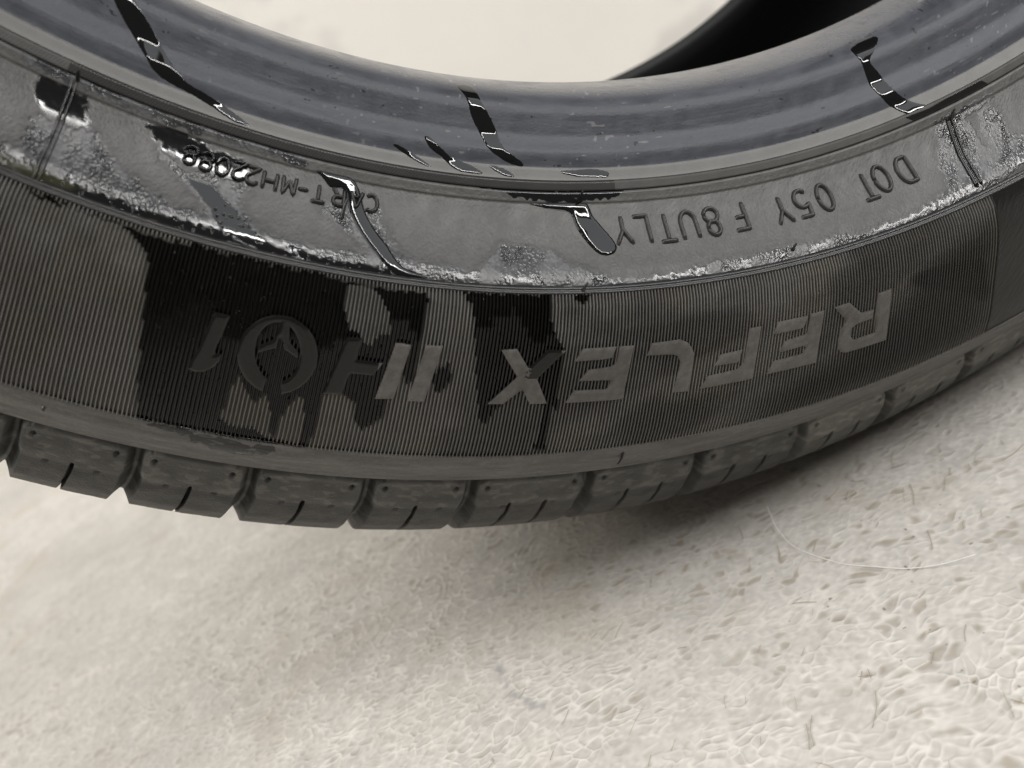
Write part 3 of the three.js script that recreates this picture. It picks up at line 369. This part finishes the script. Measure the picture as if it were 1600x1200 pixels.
function smallText(text, spots, H, W, w, h) {
  [...text].forEach((c, k) => { const [dc, rc] = spots[k]; add(/[0-9]/.test(c) ? 'small_numeral' : c === '-' ? 'hyphen' : 'small_letter', mergeGeometries(GLYPH[c].map((l) => bead(l.map(([x, y]) => [dc - (x - 0.5) * W / (D2R * rc), rc + (y - 0.5) * H]), w, h))), RUB_SMALL, tyre); });
}
smallText('DOT05YF8UTLY', POS.dot, 5.4, 3.5, 0.8, 0.62);
smallText('CART-MH22088'.split('').reverse().join(''), POS.cart, 3.1, 2.4, 0.7, 0.6);
// mould seams, with the little rubber whiskers left by the mould
add('mould_seam', mergeGeometries([bead(POS.seamL.map(([d, r]) => [d - 0.08, r]), 0.55, 0.45), bead(POS.seamL.map(([d, r]) => [d + 0.1, r]), 0.5, 0.38)]), RUB, tyre);
add('mould_seam', mergeGeometries([bead(POS.seamR, 0.9, 0.55), bead(POS.seamR.map(([d, r]) => [d + 0.3, r]), 0.6, 0.4)]), WATER, tyre);
{
  const bend = [[-0.1, -1.2, 3.4], [0.6, -3, 3.2], [0.25, -1.6, 4.2], [0.6, -0.7, 2.2], [0.7, -1.4, 2.6], [-1.2, 2.2, 2.4], [0.3, 0.4, 1.4], [0.6, -1.8, 3.2]];
  POS.whisk.forEach(([d, r], k) => {
    const [bx, by, hh] = bend[k], c = new THREE.CatmullRomCurve3([0, 0.3, 0.7, 1].map((t) => { const f = t * t; return new THREE.Vector3(...onTyre(d + bx * f / (D2R * r), r + by * t, -0.1 + hh * t * (1 - 0.25 * t))); }));
    const g = new THREE.TubeGeometry(c, 12, 0.0003, 8), p = g.attributes.position, n = new THREE.Vector3();
    for (let i = 0; i <= 12; i++) { const q = c.getPointAt(i / 12); for (let j = 0; j <= 8; j++) { const v = i * 9 + j; n.fromBufferAttribute(p, v).sub(q).multiplyScalar(1.45 - 0.75 * i / 12 - (i === 12 ? 0.6 : 0)).add(q); p.setXYZ(v, n.x, n.y, n.z); } }
    g.computeVertexNormals(); add('rubber_whisker', g, new THREE.MeshStandardMaterial({ color: new THREE.Color().setRGB(0.012, 0.012, 0.012), roughness: 0.3 }), tyre);
  });
}

// ---------------------------------------------------------------- water lying on the tyre
const STREAK_LABEL = {
  s1: 'long black water streak crossing the bead at the upper left', s2: 'black water streak crossing the middle of the bead', s2b: 'thin short water streak left of the middle bead streak, on the strip below the bead',
  s2c: 'forked water streak just left of the middle bead streak', s2d: 'small water drop under the lower end of the middle bead streak', s2e: 'flat water drop on the strip right of the middle bead streak',
  s3: 'wide water streak crossing the bead at the right above the mould seam', s4: 'wide glossy water streak ending at the last letter of the longer line of small lettering', s5: 'glossy water streak running down through the letters of the left small line',
};
for (const [k, poly] of Object.entries(STREAK)) {
  const thick = k === 's4' || k === 's5', c = new THREE.CatmullRomCurve3(poly.map(([d, r]) => new THREE.Vector3(d * D2R * 225, r, 0)), true, 'centripetal'), n = poly.length * 6, P = [];
  for (let i = 0; i < n; i++) { const q = c.getPoint(i / n); P.push([(q.x + 0.12 * (vn(q.x * 2.3, q.y * 2.3 + 8) - 0.5)) / (D2R * 225), q.y + 0.15 * (vn(q.x * 2.1 + 30, q.y * 2.1) - 0.5)]); }
  const H = thick ? 0.26 : 0.09, W = thick ? 0.75 : 0.45, geo = patch(P, 0.28, (q, x, y) => -0.03 + H * Math.sqrt(clamp(1 - (1 - clamp(q / W, 0, 1)) ** 2, 0, 1)) + 0.1 * (vn(x * 0.4 + 3, y * 0.4) - 0.5) * sst(0, 1.4, q) * (thick ? 1 : 0.4));
  tag(add('water_streak', geo, WATER, scene), STREAK_LABEL[k], 'water streak', 'water streaks on the tyre');
}
// ---------------------------------------------------------------- floor and wall
const TILE = 0.56, ANG = 1.45, floorUV = (x, z) => [(x * Math.cos(ANG) - z * Math.sin(ANG)) / TILE, (x * Math.sin(ANG) + z * Math.cos(ANG)) / TILE];
const SMUV = []; for (let i = 0; i < SMUDGE.length - 1; i++) for (let k = 0; k < 6; k++) { const q = floorUV(mixf(SMUDGE[i][0], SMUDGE[i + 1][0], k / 6) / 1000, mixf(SMUDGE[i][1], SMUDGE[i + 1][1], k / 6) / 1000); SMUV.push([q[0] - Math.floor(q[0]), q[1] - Math.floor(q[1]), 0.0022 + 0.0026 * hash(i * 6 + k)]); }
const floorMaps = (() => {
  const n = 2048, cells = 200, cy_ = 140, col = new Uint8Array(n * n * 4), bmp = new Uint8Array(n * n * 4), px = new Float32Array(cells * cy_), py = new Float32Array(cells * cy_), dirt = new Float32Array(cells * cy_), r = rng(404);
  for (let i = 0; i < px.length; i++) { px[i] = r(); py[i] = r(); dirt[i] = r(); }
  const per = (v, k) => ((v % k) + k) % k;
  // tiling noise on a torus of k lattice cells
  const tn = (x, y, k, o) => { const xi = Math.floor(x), yi = Math.floor(y); let fx = x - xi, fy = y - yi; fx = fx * fx * (3 - 2 * fx); fy = fy * fy * (3 - 2 * fy); const L = (a, b) => LAT[((per(b, k) + o) & 255) * 256 + ((per(a, k) + o * 3) & 255)]; return mixf(mixf(L(xi, yi), L(xi + 1, yi), fx), mixf(L(xi, yi + 1), L(xi + 1, yi + 1), fx), fy); };
  const tf = (u, v, k, o) => 0.55 * tn(u * k, v * k, k, o) + 0.28 * tn(u * k * 2, v * k * 2, k * 2, o + 31) + 0.17 * tn(u * k * 4, v * k * 4, k * 4, o + 67);
  for (let y = 0; y < n; y++) for (let x = 0; x < n; x++) {
    const u = x / n, v = y / n, k = (y * n + x) * 4, w1 = tn(u * 60, v * 60, 60, 5) - 0.5, w2 = tn(u * 60, v * 60, 60, 90) - 0.5, w3 = tn(u * 240, v * 240, 240, 33) - 0.5, w4 = tn(u * 240, v * 240, 240, 61) - 0.5;
    const wx = u * cells + 1.7 * w1 + 0.5 * w3, wy = v * cy_ + 1.7 * w2 + 0.5 * w4, cx = Math.floor(wx), cy = Math.floor(wy);
    let f1 = 9, f2 = 9, id = 0;
    for (let j = -1; j <= 1; j++) for (let i = -1; i <= 1; i++) { const a = per(cx + i, cells), b = per(cy + j, cy_), q = b * cells + a, dx = cx + i + px[q] - wx, dy = cy + j + py[q] - wy, dd = Math.sqrt(dx * dx + dy * dy); if (dd < f1) { f2 = f1; f1 = dd; id = q; } else if (dd < f2) f2 = dd; }
    const patch_ = tf(u, v, 6, 17), grime = tf(u, v, 9, 140), mott = tf(u, v, 70, 201), fine = tn(u * 512, v * 512, 512, 3), vary = tn(u * 110, v * 110, 110, 9);
    const web = (1 - sst(0.0, mixf(0.2, 0.55, vary), f2 - f1)) * mixf(0.25, 1, sst(0.15, 0.75, tn(u * 130, v * 130, 130, 71))), show = sst(0.32, 0.55, patch_);
    const pit = sst(0.55, 1, dirt[id]) * sst(0.6, 0.08, f1 + 0.3 * (mott - 0.5));
    let L = mixf(0.56, 0.68, web * mixf(0.35, 1, show)) * mixf(0.88, 1.1, patch_) * mixf(0.88, 1.12, mott) * mixf(0.88, 1.12, fine);
    const br = pit * mixf(0.2, 0.65, sst(0.34, 0.58, grime)); let R = L, G = L * 0.943, B = L * 0.868;
    R = mixf(R, 0.28, br); G = mixf(G, 0.232, br); B = mixf(B, 0.165, br);
    const smear = sst(0.54, 0.75, tf(u, v, 14, 55)) * 0.35; R = mixf(R, 0.47, smear); G = mixf(G, 0.415, smear); B = mixf(B, 0.33, smear);
    const speck = sst(0.955, 0.975, tn(u * 300, v * 300, 300, 44)) * sst(0.5, 0.62, grime) * 0.7; R = mixf(R, 0.12, speck); G = mixf(G, 0.1, speck); B = mixf(B, 0.07, speck);
    // a blue grey ink smudge
    let sd = 1; for (const [pu, pv, q] of SMUV) { const du = Math.abs(u - pu), dv = Math.abs(v - pv); if (du < 0.02 && dv < 0.02) sd = Math.min(sd, Math.hypot(du, dv) / q); }
    const ink = sd < 1 ? (1 - sd) * sst(0.35, 0.6, tn(u * 330, v * 330, 330, 52)) * 0.4 : 0; R = mixf(R, 0.12, ink); G = mixf(G, 0.13, ink); B = mixf(B, 0.16, ink);
    const h = clamp(0.34 + 0.42 * web * mixf(0.4, 1, show) - 0.3 * pit + 0.2 * (mott - 0.5) + 0.16 * (fine - 0.5) + 0.1 * (patch_ - 0.5), 0, 1); bmp[k] = bmp[k + 1] = bmp[k + 2] = Math.round(255 * h); bmp[k + 3] = 255;
    col[k] = toS(R); col[k + 1] = toS(G); col[k + 2] = toS(B); col[k + 3] = 255;
  }
  const t = [dataTex(n, n, col, true), dataTex(n, n, bmp)]; for (const a of t) a.wrapS = a.wrapT = THREE.RepeatWrapping; return t;
})();
const FLOOR = new THREE.MeshStandardMaterial({ name: 'floor', map: floorMaps[0], bumpMap: floorMaps[1], bumpScale: 0.0006, roughness: 0.5 });
const wallMap = (() => {                                              // painted wall with faint scuffs and grey smudges
  const n = 512, col = new Uint8Array(n * n * 4);
  for (let y = 0; y < n; y++) for (let x = 0; x < n; x++) { const k = (y * n + x) * 4, a = fbm(x * 0.02, y * 0.02, 4), s = sst(0.6, 0.78, fbm(x * 0.03 + 50, y * 0.045 + 20, 4)) * 0.35, t = mixf(0.94, 1.06, a); col[k] = toS(mixf(0.74 * t, 0.4, s)); col[k + 1] = toS(mixf(0.705 * t, 0.39, s)); col[k + 2] = toS(mixf(0.655 * t, 0.37, s)); col[k + 3] = 255; }
  const t = dataTex(n, n, col, true); t.wrapS = t.wrapT = THREE.MirroredRepeatWrapping; t.repeat.set(3, 1); return t;
})();
const WALL = new THREE.MeshStandardMaterial({ name: 'wall_paint', map: wallMap, roughness: 0.8 });
{
  const g = new THREE.PlaneGeometry(6, 1.6); g.rotateX(-Math.PI / 2); g.translate(0, 0, -0.44);
  const p = g.attributes.position, uv = g.attributes.uv; for (let i = 0; i < p.count; i++) { uv.setXY(i, ...floorUV(p.getX(i), p.getZ(i))); }
  const f = add('floor', g, FLOOR, scene); tag(f, 'pale cream floor with a web of raised veins and brown pits', null, null, 'structure');
  const g2 = new THREE.PlaneGeometry(6, 3.2); g2.rotateX(-Math.PI / 2); g2.translate(0, -0.004, 1.9);
  tag(add('added_dark_floor', g2, new THREE.MeshStandardMaterial({ color: new THREE.Color().setRGB(0.03, 0.03, 0.03), roughness: 0.8 }), scene), 'unseen dark floor added in front to darken the wet reflections', null, null, 'structure');  // added out of view so the wet rubber mirrors something dark
  const wl = add('wall', new THREE.BoxGeometry(6, 1.9, 0.12), WALL, scene); wl.position.set(0, 0.95, -1.26);
  tag(wl, 'plain cream wall seen through the hole of the tyre', null, null, 'structure');
}
// things on the floor
function onFloor(pts, rad, seg, name, mat, parent) {
  const c = new THREE.CatmullRomCurve3(pts.map((q) => new THREE.Vector3(...q))); return add(name, new THREE.TubeGeometry(c, seg, rad, 6), mat, parent);
}
const FIB = new THREE.MeshStandardMaterial({ color: new THREE.Color().setRGB(0.75, 0.73, 0.7), roughness: 0.5 });
tag(onFloor(FIBRE.map(([x, z], k) => [x / 1000, 0.0006 + (k === 0 || k === FIBRE.length - 1 ? 0.0015 : 0.0003 * (k % 2)), z / 1000]), 0.00013, 60, 'fibre', FIB, scene), 'long thin white fibre curving over the floor to the right of the tyre', 'fibre');
{
  const r = rng(12), list = [], A = [0.36, 0.3, 0.21];
  for (let k = 0; k < 230; k++) {
    const x = -0.19 + 0.24 * Math.pow(r(), 0.7), z = 0.075 + 0.15 * r(), a = r() < 0.6 ? 0.9 + 0.5 * (r() - 0.5) : r() * Math.PI, l = 0.002 + 0.009 * r() * r(), b = (r() - 0.5) * 0.12 * l;
    const c = new THREE.CatmullRomCurve3([0, 0.5, 1].map((t) => new THREE.Vector3(x + Math.cos(a) * l * (t - 0.5) - Math.sin(a) * b * (t === 0.5 ? 1 : 0), 0.0003, z - Math.sin(a) * l * (t - 0.5) - Math.cos(a) * b * (t === 0.5 ? 1 : 0))));
    list.push(new THREE.TubeGeometry(c, 6, 0.00003 + 0.00005 * r(), 5));
  }
  tag(add('dry_grass_bits', mergeGeometries(list), new THREE.MeshStandardMaterial({ color: new THREE.Color().setRGB(...A), roughness: 0.7 }), scene), 'tiny dry grass bits scattered over the floor beside the tyre', 'debris', null, 'stuff');
}
renderer.render(scene, camera);
